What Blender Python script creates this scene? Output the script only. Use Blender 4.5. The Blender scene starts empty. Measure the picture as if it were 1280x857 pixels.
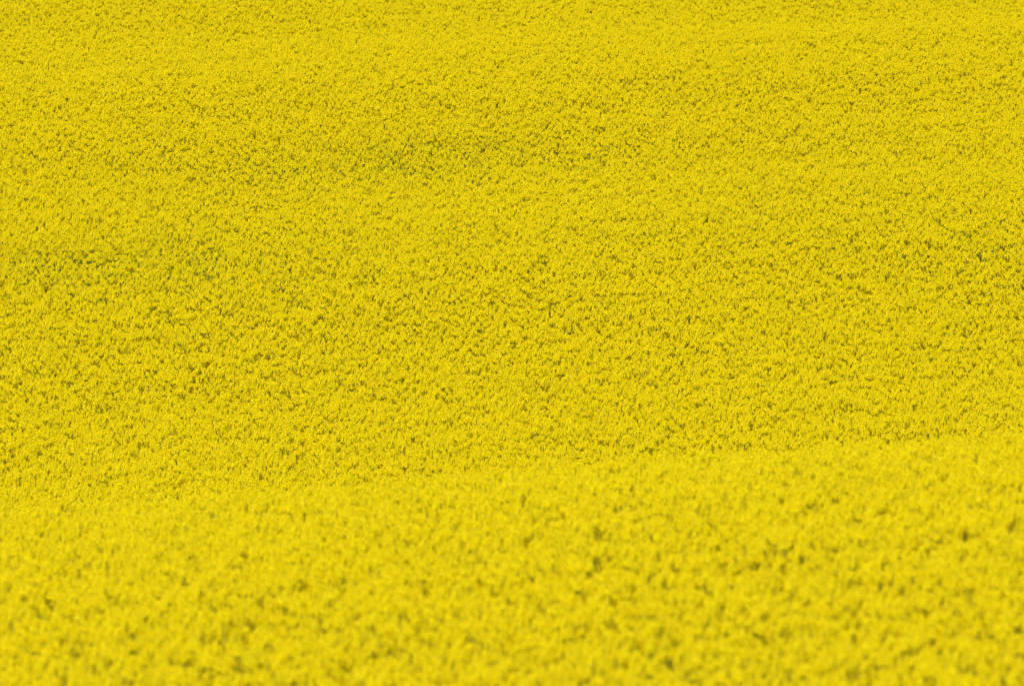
import bpy, math, random
import numpy as np
from mathutils import Vector, Matrix, Euler

rng = np.random.default_rng(11)
random.seed(11)
R = math.radians
scene = bpy.context.scene
COL = scene.collection

# ------------------------------------------------------------------ materials
def new_mat(name):
    m = bpy.data.materials.new(name)
    m.use_nodes = True
    nt = m.node_tree
    nt.nodes.clear()
    return m, nt, nt.nodes, nt.links

def thin_leaf_material(name, col_a, col_b, trans_col, trans, rough, spec):
    """a thin petal or leaf: diffuse front, light coming through, faint gloss; hue differs from petal to petal"""
    m, nt, N, L = new_mat(name)
    out = N.new('ShaderNodeOutputMaterial')
    geo = N.new('ShaderNodeNewGeometry')
    info = N.new('ShaderNodeObjectInfo')
    add = N.new('ShaderNodeMath'); add.operation = 'ADD'
    fr = N.new('ShaderNodeMath'); fr.operation = 'FRACT'
    L.new(geo.outputs['Random Per Island'], add.inputs[0])
    L.new(info.outputs['Random'], add.inputs[1])
    L.new(add.outputs[0], fr.inputs[0])
    mix = N.new('ShaderNodeMix'); mix.data_type = 'RGBA'
    L.new(fr.outputs[0], mix.inputs[0])
    mix.inputs[6].default_value = (*col_a, 1)
    mix.inputs[7].default_value = (*col_b, 1)
    pr = N.new('ShaderNodeBsdfPrincipled')
    pr.inputs['Roughness'].default_value = rough
    pr.inputs['Specular IOR Level'].default_value = spec
    L.new(mix.outputs[2], pr.inputs['Base Color'])
    tr = N.new('ShaderNodeBsdfTranslucent')
    tr.inputs['Color'].default_value = (*trans_col, 1)
    ms = N.new('ShaderNodeMixShader'); ms.inputs[0].default_value = trans
    L.new(pr.outputs[0], ms.inputs[1]); L.new(tr.outputs[0], ms.inputs[2])
    L.new(ms.outputs[0], out.inputs['Surface'])
    return m

MAT_PETAL = thin_leaf_material('petal', (0.853, 0.668, 0.0012), (0.893, 0.776, 0.005), (0.883, 0.736, 0.0012), 0.42, 0.6, 0.06)
MAT_BUD = thin_leaf_material('bud', (0.42, 0.42, 0.03), (0.62, 0.52, 0.02), (0.4, 0.4, 0.03), 0.15, 0.5, 0.25)
MAT_STEM = thin_leaf_material('stem_green', (0.22, 0.23, 0.018), (0.31, 0.30, 0.026), (0.30, 0.30, 0.012), 0.10, 0.6, 0.08)
MAT_LEAF = thin_leaf_material('leaf_green', (0.13, 0.135, 0.010), (0.20, 0.19, 0.015), (0.27, 0.26, 0.010), 0.30, 0.6, 0.08)

def ground_material():
    m, nt, N, L = new_mat('field_soil')
    out = N.new('ShaderNodeOutputMaterial')
    pr = N.new('ShaderNodeBsdfPrincipled'); pr.inputs['Roughness'].default_value = 0.95
    tc = N.new('ShaderNodeTexCoord')
    n1 = N.new('ShaderNodeTexNoise'); n1.inputs['Scale'].default_value = 1.3; n1.inputs['Detail'].default_value = 8
    n2 = N.new('ShaderNodeTexNoise'); n2.inputs['Scale'].default_value = 22; n2.inputs['Detail'].default_value = 6
    r1 = N.new('ShaderNodeValToRGB')
    r1.color_ramp.elements[0].position = 0.42; r1.color_ramp.elements[0].color = (0.075, 0.055, 0.032, 1)
    r1.color_ramp.elements[1].position = 0.58; r1.color_ramp.elements[1].color = (0.05, 0.085, 0.022, 1)
    r2 = N.new('ShaderNodeValToRGB')
    r2.color_ramp.elements[0].color = (0.5, 0.5, 0.5, 1); r2.color_ramp.elements[1].color = (1.3, 1.3, 1.2, 1)
    mx = N.new('ShaderNodeMix'); mx.data_type = 'RGBA'; mx.blend_type = 'MULTIPLY'; mx.inputs[0].default_value = 1
    L.new(tc.outputs['Object'], n1.inputs['Vector']); L.new(tc.outputs['Object'], n2.inputs['Vector'])
    L.new(n1.outputs['Fac'], r1.inputs[0]); L.new(n2.outputs['Fac'], r2.inputs[0])
    L.new(r1.outputs[0], mx.inputs[6]); L.new(r2.outputs[0], mx.inputs[7])
    L.new(mx.outputs[2], pr.inputs['Base Color'])
    bp = N.new('ShaderNodeBump'); bp.inputs['Strength'].default_value = 0.6; bp.inputs['Distance'].default_value = 0.03
    L.new(n2.outputs['Fac'], bp.inputs['Height']); L.new(bp.outputs[0], pr.inputs['Normal'])
    L.new(pr.outputs[0], out.inputs['Surface'])
    return m
MAT_GROUND = ground_material()

# ------------------------------------------------------------------ the lie of the land
CANOPY = 1.27                      # the crop stands about this high above the ground
# height of the crop's top along the line of sight: a bank, a near slope that rolls over a crest, a dip, the far hill
PY = np.array([-900, -60, -10, 0, 10, 22, 40, 57, 68, 78, 86, 92, 98, 104, 110, 117, 125, 132, 140, 150, 160, 170, 180, 190, 200, 210, 222, 240, 280, 350, 500, 800, 1800, 4000], float)
PZ = np.array([-2, -1.4, -1.05, -1.0, -1.9, -4.2, -5.35, -5.32, -5.38, -5.62, -5.96, -6.32, -6.85, -7.42, -7.95, -8.38, -8.46, -8.06, -7.50, -6.80, -6.09, -5.38, -4.68, -3.97, -3.27, -2.56, -1.74, -0.5, 2.0, 6.0, 12, 17, 14, 0], float)

def _pchip_slopes(x, y):
    h = np.diff(x); d = np.diff(y) / h
    m = np.zeros(len(x)); m[0] = d[0]; m[-1] = d[-1]
    for i in range(1, len(x) - 1):
        m[i] = (d[i - 1] * h[i] + d[i] * h[i - 1]) / (h[i] + h[i - 1])
    return m
PM = _pchip_slopes(PY, PZ)
def profile(v):
    v = np.clip(v, PY[0], PY[-1] - 1e-6)
    i = np.clip(np.searchsorted(PY, v, side='right') - 1, 0, len(PY) - 2)
    h = PY[i + 1] - PY[i]; t = (v - PY[i]) / h
    return ((2*t**3 - 3*t**2 + 1) * PZ[i] + (t**3 - 2*t**2 + t) * h * PM[i]
            + (-2*t**3 + 3*t**2) * PZ[i + 1] + (t**3 - t**2) * h * PM[i + 1])
def smooth(a, b, v):
    t = np.clip((v - a) / (b - a), 0, 1); return t * t * (3 - 2 * t)
def waves(x, y, seed, scale):
    """smooth rolling noise in [-1, 1] from a few plane waves"""
    r = np.random.default_rng(seed); s = np.zeros_like(x, dtype=float)
    for k in range(9):
        a = r.uniform(0, math.tau); f = math.tau / scale * r.uniform(0.6, 1.7); p = r.uniform(0, math.tau)
        s += np.sin((x * math.cos(a) + y * math.sin(a)) * f + p)
    return s / 4.0
def canopy_z(x, y):
    x = np.asarray(x, float); y = np.asarray(y, float)
    z = profile(y)
    near = (1 - smooth(96, 122, y)) * smooth(5, 50, y)
    xc = 9 * np.tanh(x / 9)
    z = z + near * xc * np.where(xc < 0, 0.092, 0.074)
    far = smooth(122, 138, y) * (1 - smooth(205, 240, y))
    z = z + far * (0.17 * np.sin((y - 0.5 * x - 146.0) * math.tau / 34.0) + 0.05 * waves(x, y, 5, 16))
    z = z + 0.014 * waves(x, y, 9, 6) * smooth(30, 45, y) * (1 - smooth(200, 300, y))
    return z
def ground_z(x, y):
    return canopy_z(x, y) - CANOPY

def build_ground():
    def axis(fine_a, fine_b, step, far):
        a = list(np.arange(fine_a, fine_b + 1e-6, step)); s = step
        while a[-1] < far: s *= 1.25; a.append(a[-1] + s)
        s = step
        while a[0] > -far: s *= 1.25; a.insert(0, a[0] - s)
        return np.array(a)
    xs = axis(-28, 28, 0.8, 3000); ys = axis(-4, 250, 0.8, 3000)
    X, Y = np.meshgrid(xs, ys)
    Z = ground_z(X, Y)
    V = np.stack([X, Y, Z], -1).reshape(-1, 3)
    nx, ny = len(xs), len(ys)
    i = np.arange((nx - 1) * (ny - 1)); r, c = i // (nx - 1), i % (nx - 1)
    b = r * nx + c
    F = np.stack([b, b + 1, b + nx + 1, b + nx], -1)
    me = bpy.data.meshes.new('ground'); me.from_pydata(V.tolist(), [], F.tolist())
    me.polygons.foreach_set('use_smooth', [True] * len(F))
    me.materials.append(MAT_GROUND)
    o = bpy.data.objects.new('ground', me); COL.objects.link(o)
    o['kind'] = 'structure'; o['label'] = 'green brown soil of the field under the yellow crop'; o['category'] = 'ground'
build_ground()

# ------------------------------------------------------------------ the rapeseed plant
class Geo:
    def __init__(self): self.v = []; self.f = []; self.m = []
    def add(self, vs, fs, mat):
        b = len(self.v); self.v.extend([tuple(p) for p in vs])
        for f in fs: self.f.append(tuple(b + i for i in f)); self.m.append(mat)
    def merge(self, g, M, remap):
        b = len(self.v); self.v.extend([tuple(M @ Vector(p)) for p in g.v])
        for f, m in zip(g.f, g.m): self.f.append(tuple(b + i for i in f)); self.m.append(remap[m])
    def mesh(self, name, mats):
        me = bpy.data.meshes.new(name); me.from_pydata(self.v, [], self.f)
        for m in mats: me.materials.append(m)
        me.polygons.foreach_set('material_index', self.m); me.update()
        return me

def tube(g, pts, radii, mat, n=5):
    rings = []
    for k, p in enumerate(pts):
        d = (pts[min(k + 1, len(pts) - 1)] - pts[max(k - 1, 0)]).normalized()
        a = d.orthogonal().normalized(); b = d.cross(a)
        rings.append([p + (a * math.cos(math.tau * j / n) + b * math.sin(math.tau * j / n)) * radii[k] for j in range(n)])
    vs = [q for r in rings for q in r]; fs = []
    for k in range(len(pts) - 1):
        for j in range(n):
            fs.append((k * n + j, k * n + (j + 1) % n, (k + 1) * n + (j + 1) % n, (k + 1) * n + j))
    g.add(vs, fs, mat)

def make_flower_head(r):
    """a raceme: four-petalled flowers on short stalks in a dome round the axis, buds in the middle, young pods below.
    slots: 0 petal, 1 bud, 2 stem"""
    g = Geo()
    n = r.randint(26, 36)
    H = r.uniform(0.060, 0.085)
    tube(g, [Vector((0, 0, -0.02)), Vector((0, 0, H * 0.6)), Vector((0, 0, H))], [0.0026, 0.002, 0.0014], 2, 4)
    for k in range(n):
        t = (k + r.random()) / n                          # 0 lowest flower .. 1 just under the buds
        z = 0.010 + t * (H - 0.014)
        rad = (0.027 - 0.016 * t ** 1.6) * r.uniform(0.82, 1.15)
        ang = k * 2.39996 + r.uniform(-0.3, 0.3)
        out = Vector((math.cos(ang), math.sin(ang), 0))
        c = out * rad + Vector((0, 0, z + 0.012))
        side = Vector((-out.y, out.x, 0)) * 0.0009
        p0 = Vector((0, 0, z))
        g.add([p0 - side, p0 + side, c + side, c - side], [(0, 1, 2, 3)], 2)
        nrm = (out * r.uniform(0.5, 1.1) + Vector((0, 0, r.uniform(0.35, 1.1))) + Vector((r.uniform(-.3, .3), r.uniform(-.3, .3), 0))).normalized()
        a = nrm.orthogonal().normalized(); b = nrm.cross(a); tw = r.uniform(0, math.tau)
        size = r.uniform(0.0105, 0.0135) * (1.0 - 0.2 * t)
        for q in range(4):
            w = tw + q * math.pi / 2 + r.uniform(-0.15, 0.15)
            d = a * math.cos(w) + b * math.sin(w); s = -a * math.sin(w) + b * math.cos(w)
            lift = r.uniform(-0.15, 0.55)
            tip = c + d * size + nrm * size * lift
            mid = c + d * size * 0.62 + nrm * size * (0.15 + 0.3 * lift)
            g.add([c, mid - s * size * 0.46, tip, mid + s * size * 0.46], [(0, 1, 2, 3)], 0)
    for k in range(9):                                     # buds
        ang = k * 2.39996; rr = 0.0022 * math.sqrt(k) * 1.2
        c = Vector((math.cos(ang) * rr, math.sin(ang) * rr, H + 0.008 - 0.0009 * k)); w, h = 0.0022, 0.0046
        g.add([c + Vector((w, 0, 0)), c + Vector((0, w, 0)), c + Vector((-w, 0, 0)), c + Vector((0, -w, 0)), c + Vector((0, 0, h)), c + Vector((0, 0, -h))],
              [(0, 1, 4), (1, 2, 4), (2, 3, 4), (3, 0, 4), (1, 0, 5), (2, 1, 5), (3, 2, 5), (0, 3, 5)], 1)
    for k in range(6):                                     # young pods under the flowers
        ang = r.uniform(0, math.tau); out = Vector((math.cos(ang), math.sin(ang), 0)); z = r.uniform(-0.05, 0.005)
        side = Vector((-out.y, out.x, 0)) * 0.0014
        p0 = Vector((0, 0, z)); p1 = out * 0.022 + Vector((0, 0, z + 0.012)); p2 = out * 0.030 + Vector((0, 0, z + 0.036))
        g.add([p0 - side * .5, p0 + side * .5, p1 + side, p1 - side, p2], [(0, 1, 2, 3), (3, 2, 4)], 2)
    return g

def make_plant(r):
    """returns stem geometry (slots: 0 stem, 1 leaf) and where its flower heads sit"""
    g = Geo(); heads = []
    H = 1.18 * r.uniform(0.95, 1.05)
    lean = Vector((r.uniform(-.05, .05), r.uniform(-.05, .05), 0))
    def axis(t): return lean * (t * t) + Vector((0.006 * math.sin(5 * t), 0.006 * math.cos(4 * t), H * t))
    pts = [axis(k / 8) for k in range(9)]; pts[0].z = -0.05
    tube(g, pts, [0.0075 - 0.0052 * k / 8 for k in range(9)], 0, 5)
    heads.append((pts[-1], (pts[-1] - pts[-2]).normalized(), r.uniform(0.95, 1.2)))
    nb = r.randint(4, 6); a0 = r.uniform(0, math.tau)
    for k in range(nb):                                    # side shoots; the last ones flower lower down
        t0 = 0.50 + 0.36 * (k + r.random() * 0.7) / nb
        ang = a0 + k * 2.39996 + r.uniform(-.4, .4); out = Vector((math.cos(ang), math.sin(ang), 0))
        p0 = axis(t0); reach = r.uniform(0.06, 0.135); top = H - (r.uniform(-0.02, 0.18) if k >= 2 else r.uniform(0.14, 0.38))
        p3 = p0 + out * reach; p3.z = max(top, p0.z + 0.10)
        p1 = p0 + out * reach * 0.5 + Vector((0, 0, (p3.z - p0.z) * 0.25)); p2 = p0 + out * reach * 0.9 + Vector((0, 0, (p3.z - p0.z) * 0.65))
        tube(g, [p0, p1, p2, p3], [0.0038, 0.0033, 0.0028, 0.0022], 0, 4)
        heads.append((p3, (p3 - p2).normalized(), r.uniform(0.70, 1.1)))
    for k in range(11):                                    # clasping leaves
        t0 = 0.15 + 0.50 * k / 11 + r.uniform(-.02, .02); ang = k * 2.39996 + r.uniform(-.3, .3)
        out = Vector((math.cos(ang), math.sin(ang), 0)); s = Vector((-out.y, out.x, 0))
        Lf = r.uniform(0.10, 0.19) * (1.25 - 0.6 * t0); W = Lf * r.uniform(0.13, 0.19)
        p = axis(t0); vs = []; up = r.uniform(0.3, 0.9)
        for j, ww in enumerate((0.7, 1.0, 0.75, 0.0)):
            u = j / 3; c = p + out * Lf * u * 0.85 + Vector((0, 0, Lf * (up * u - 0.75 * u * u)))
            vs += [c - s * W * ww, c + s * W * ww] if ww else [c]
        g.add(vs, [(0, 1, 3, 2), (2, 3, 5, 4), (4, 5, 6)], 1)
    return g, heads

rr = random.Random(4)
HEADS = [make_flower_head(rr) for _ in range(8)]
HEAD_MESH = [h.mesh('flower_head', [MAT_PETAL, MAT_BUD, MAT_STEM]) for h in HEADS]
def head_matrix(p, d, s, spin):
    q = Vector((0, 0, 1)).rotation_difference(d)
    return Matrix.Translation(p) @ q.to_matrix().to_4x4() @ Matrix.Rotation(spin, 4, 'Z') @ Matrix.Scale(s, 4)
NV = 16
PLANTS = []
for k in range(NV):
    g, heads = make_plant(rr)
    hs = [(rr.randrange(len(HEADS)), head_matrix(p, d, s, rr.uniform(0, math.tau))) for p, d, s in heads]
    PLANTS.append((g, hs))
STEM_MESH = [g.mesh('stem', [MAT_STEM, MAT_LEAF]) for g, _ in PLANTS]

# whole plants in one mesh each, the kinds the crop is sown from
sown = bpy.data.collections.new('crop_plants')
for k, (g, hs) in enumerate(PLANTS):
    w = Geo(); I = Matrix.Identity(4)
    w.merge(g, I, {0: 2, 1: 3})
    for hi, M in hs: w.merge(HEADS[hi], M, {0: 0, 1: 1, 2: 2})
    o = bpy.data.objects.new('crop_plant', w.mesh('crop_plant', [MAT_PETAL, MAT_BUD, MAT_STEM, MAT_LEAF]))
    sown.objects.link(o)

# ------------------------------------------------------------------ camera
LENS, SENSOR = 300.0, 36.0
PITCH = -0.0524
cam_d = bpy.data.cameras.new('camera'); cam = bpy.data.objects.new('camera', cam_d); COL.objects.link(cam)
cam.location = (0, 0, 0); cam.rotation_euler = (math.pi / 2 + PITCH, 0, 0)
cam_d.lens = LENS; cam_d.sensor_width = SENSOR; cam_d.clip_start = 0.5; cam_d.clip_end = 20000
cam_d.dof.use_dof = True; cam_d.dof.focus_distance = 152.0; cam_d.dof.aperture_fstop = 4.7
scene.camera = cam

# ------------------------------------------------------------------ sowing the field
CELL = 0.132                       # about 57 plants to the square metre, drilled evenly
def half_width(y): return y * 0.06 + 3.6
Y0, Y1 = 46.0, 236.0
gx, gy = np.meshgrid(np.arange(-64, 64, CELL), np.arange(30, 252, CELL))
gx = gx.ravel(); gy = gy.ravel()
gx, gy = gx * math.cos(0.42) - (gy - 141) * math.sin(0.42), 141 + gx * math.sin(0.42) + (gy - 141) * math.cos(0.42)   # drilled askew to the view
ok = (np.abs(gx) < half_width(gy)) & (gy > Y0) & (gy < Y1)
gx, gy = gx[ok], gy[ok]; n = len(gx)
ux = gx + rng.uniform(-0.47, 0.47, n) * CELL; uy = gy + rng.uniform(-0.47, 0.47, n) * CELL
# thinner places in the crop: a faint patchiness everywhere, and the weak drifts on the far hill
def weak(x, y):
    w = 0.012 + 0.025 * np.clip(waves(x, y, 21, 4.5), -1, 2) + 0.05 * np.clip(waves(x, y, 22, 1.1), 0, 2)
    for cx, cy, sx, sy, a in ((-7.0, 153.0, 5.2, 5.5, 0.66), (-2.2, 173.0, 6.0, 5.5, 0.54), (4.0, 158.0, 2.8, 5.0, 0.28),
                              (9.0, 154.0, 2.8, 7.0, 0.28), (7.0, 168, 4.0, 9.0, 0.24), (-6.0, 136.0, 3.0, 2.2, 0.14), (-4.7, 163.0, 3.0, 5.0, 0.26), (-3.8, 149.5, 2.4, 3.5, 0.12)):
        w = w + a * np.exp(-((x - cx) / sx) ** 2 - ((y - cy - 0.45 * (x - cx)) / sy) ** 2)
    return np.clip(w * (1 - 0.7 * smooth(178, 192, y)), 0, 0.72)
wk = weak(ux, uy)
keep = rng.random(n) > wk
# missed drill runs: narrow slots a hand wide and up to a metre long, one sees the stems through them
nb = 270
by = 48 + 150 * rng.random(nb) ** 1.3; bx = rng.uniform(-1, 1, nb) * (by * 0.064); far_slot = by > 118; bw = rng.uniform(0.07, 0.12, nb) * np.where(far_slot, 0.65, 0.85); bl = rng.uniform(0.4, 1.1, nb) * np.where(far_slot, 0.45, 1)
for a, b, c, d in zip(bx, by, bw, bl): keep &= (((ux - a) / c) ** 2 + ((uy - b) / d) ** 2) > 1
ux, uy, wk = ux[keep], uy[keep], wk[keep]
n = len(ux)
uz = ground_z(ux, uy)
usc = np.clip(rng.normal(1.0, 0.045, n) - 0.06 * wk + 0.010 * waves(ux, uy, 31, 2.2), 0.78, 1.16)
urot = rng.uniform(0, math.tau, n); utx = rng.normal(0, 0.05, n); uty = rng.normal(0, 0.05, n)
uid = rng.integers(0, NV, n)

# the 300 nearest plants whose tops the photograph shows
f_px = LENS / SENSOR
top = uz + 1.2 * usc
dirz = np.cos(PITCH) * top - np.sin(PITCH) * uy; depth = np.cos(PITCH) * uy + np.sin(PITCH) * top
sx = ux / depth * f_px; sy = dirz / depth * f_px
half_h = 0.5 * 685 / 1024
vis = (np.abs(sx) < 0.497) & (sy > -half_h + 0.004) & (uy < 90)
cand = np.where(vis)[0]
cand = cand[np.argsort(uy[cand])][:300]
solo = np.zeros(n, bool); solo[cand] = True

LABEL = 'blurred yellow rapeseed plant in bloom, in the nearest row along the bottom edge'
def plant_matrix(i):
    return Matrix.LocRotScale(Vector((ux[i], uy[i], uz[i])), Euler((utx[i], uty[i], urot[i])), Vector((usc[i],) * 3))
PROTO = {}
for i in cand:
    i = int(i); k = int(uid[i])
    if k not in PROTO:
        root = bpy.data.objects.new('rapeseed_plant', None); root.empty_display_size = 0.1
        root['label'] = LABEL; root['category'] = 'rapeseed plant'; root['group'] = 'nearest rapeseed plants along the bottom edge'
        COL.objects.link(root)
        kids = [bpy.data.objects.new('stem', STEM_MESH[k])]
        for hi, M in PLANTS[k][1]:
            h = bpy.data.objects.new('flower_head', HEAD_MESH[hi]); h.matrix_basis = M; kids.append(h)
        for c in kids: COL.objects.link(c); c.parent = root
        PROTO[k] = (root, kids)
    else:
        proto, kids = PROTO[k]
        root = proto.copy(); COL.objects.link(root)
        for c in kids:
            d = c.copy(); d.parent = root; COL.objects.link(d)
    root.matrix_basis = plant_matrix(i)

# everything behind them: one crop, sown over the slope and the hill
rest = np.where(~solo)[0]
me = bpy.data.meshes.new('rapeseed_crop')
me.from_pydata(np.stack([ux, uy, uz], -1)[rest].tolist(), [], [])
def attr(name, typ, data, key='value'):
    a = me.attributes.new(name, typ, 'POINT'); a.data.foreach_set(key, np.ascontiguousarray(data).ravel())
attr('turn', 'FLOAT_VECTOR', np.stack([utx, uty, urot], -1)[rest].astype(np.float32), 'vector')
attr('size', 'FLOAT', usc[rest].astype(np.float32))
attr('variety', 'INT', uid[rest].astype(np.int32))
for m_ in (MAT_PETAL, MAT_BUD, MAT_STEM, MAT_LEAF): me.materials.append(m_)
crop = bpy.data.objects.new('rapeseed_crop', me); COL.objects.link(crop)
crop['kind'] = 'stuff'; crop['label'] = 'dense yellow rapeseed crop in full bloom covering the slope and the hill'; crop['category'] = 'rapeseed crop'
ng = bpy.data.node_groups.new('sow', 'GeometryNodeTree')
ng.interface.new_socket('Geometry', in_out='INPUT', socket_type='NodeSocketGeometry')
ng.interface.new_socket('Geometry', in_out='OUTPUT', socket_type='NodeSocketGeometry')
N, L = ng.nodes, ng.links
gi = N.new('NodeGroupInput'); go = N.new('NodeGroupOutput')
ci = N.new('GeometryNodeCollectionInfo'); ci.inputs['Collection'].default_value = sown
ci.inputs['Separate Children'].default_value = True; ci.inputs['Reset Children'].default_value = True
iop = N.new('GeometryNodeInstanceOnPoints')
def named(name, typ):
    a = N.new('GeometryNodeInputNamedAttribute'); a.data_type = typ; a.inputs['Name'].default_value = name
    return next(s for s in a.outputs if s.name == 'Attribute' and s.enabled)
L.new(gi.outputs[0], iop.inputs['Points']); L.new(ci.outputs[0], iop.inputs['Instance'])
iop.inputs['Pick Instance'].default_value = True
L.new(named('variety', 'INT'), iop.inputs['Instance Index'])
e2r = N.new('FunctionNodeEulerToRotation'); L.new(named('turn', 'FLOAT_VECTOR'), e2r.inputs[0])
L.new(e2r.outputs[0], iop.inputs['Rotation'])
L.new(named('size', 'FLOAT'), iop.inputs['Scale'])
L.new(iop.outputs[0], go.inputs[0])
crop.modifiers.new('sow', 'NODES').node_group = ng
print('plants', n, 'solo', len(cand), 'depth of solo', uy[cand].min(), uy[cand].max())

# ------------------------------------------------------------------ light
SUN_EL, SUN_AZ = R(60), R(198)       # azimuth clockwise from +Y (the way the camera looks): behind the camera
world = bpy.data.worlds.new('World'); scene.world = world; world.use_nodes = True
wn, wl = world.node_tree.nodes, world.node_tree.links
bg = next(x for x in wn if x.type == 'BACKGROUND')
sky = wn.new('ShaderNodeTexSky'); sky.sky_type = 'NISHITA'; sky.sun_disc = False
sky.sun_elevation = SUN_EL; sky.sun_rotation = SUN_AZ; sky.air_density = 1.2; sky.dust_density = 2.5
wl.new(sky.outputs[0], bg.inputs['Color']); bg.inputs['Strength'].default_value = 0.15
sd = bpy.data.lights.new('sun', 'SUN'); sd.energy = 4.0; sd.angle = R(0.6); sd.color = (1.0, 0.96, 0.88)
sun = bpy.data.objects.new('sun', sd); COL.objects.link(sun)
to_sun = Vector((math.sin(SUN_AZ) * math.cos(SUN_EL), math.cos(SUN_AZ) * math.cos(SUN_EL), math.sin(SUN_EL)))
sun.rotation_euler = to_sun.to_track_quat('Z', 'Y').to_euler(); sun.location = to_sun * 60

scene.view_settings.view_transform = 'Standard'; scene.view_settings.look = 'None'
scene.view_settings.exposure = 0.13; scene.view_settings.gamma = 1.0; scene.view_settings.use_curve_mapping = False
scene.cycles.max_bounces = 8; scene.cycles.diffuse_bounces = 6; scene.cycles.transmission_bounces = 6
scene.cycles.use_denoising = True
scene.cycles.filter_width = 1.15
scene.cycles.sample_clamp_indirect = 10
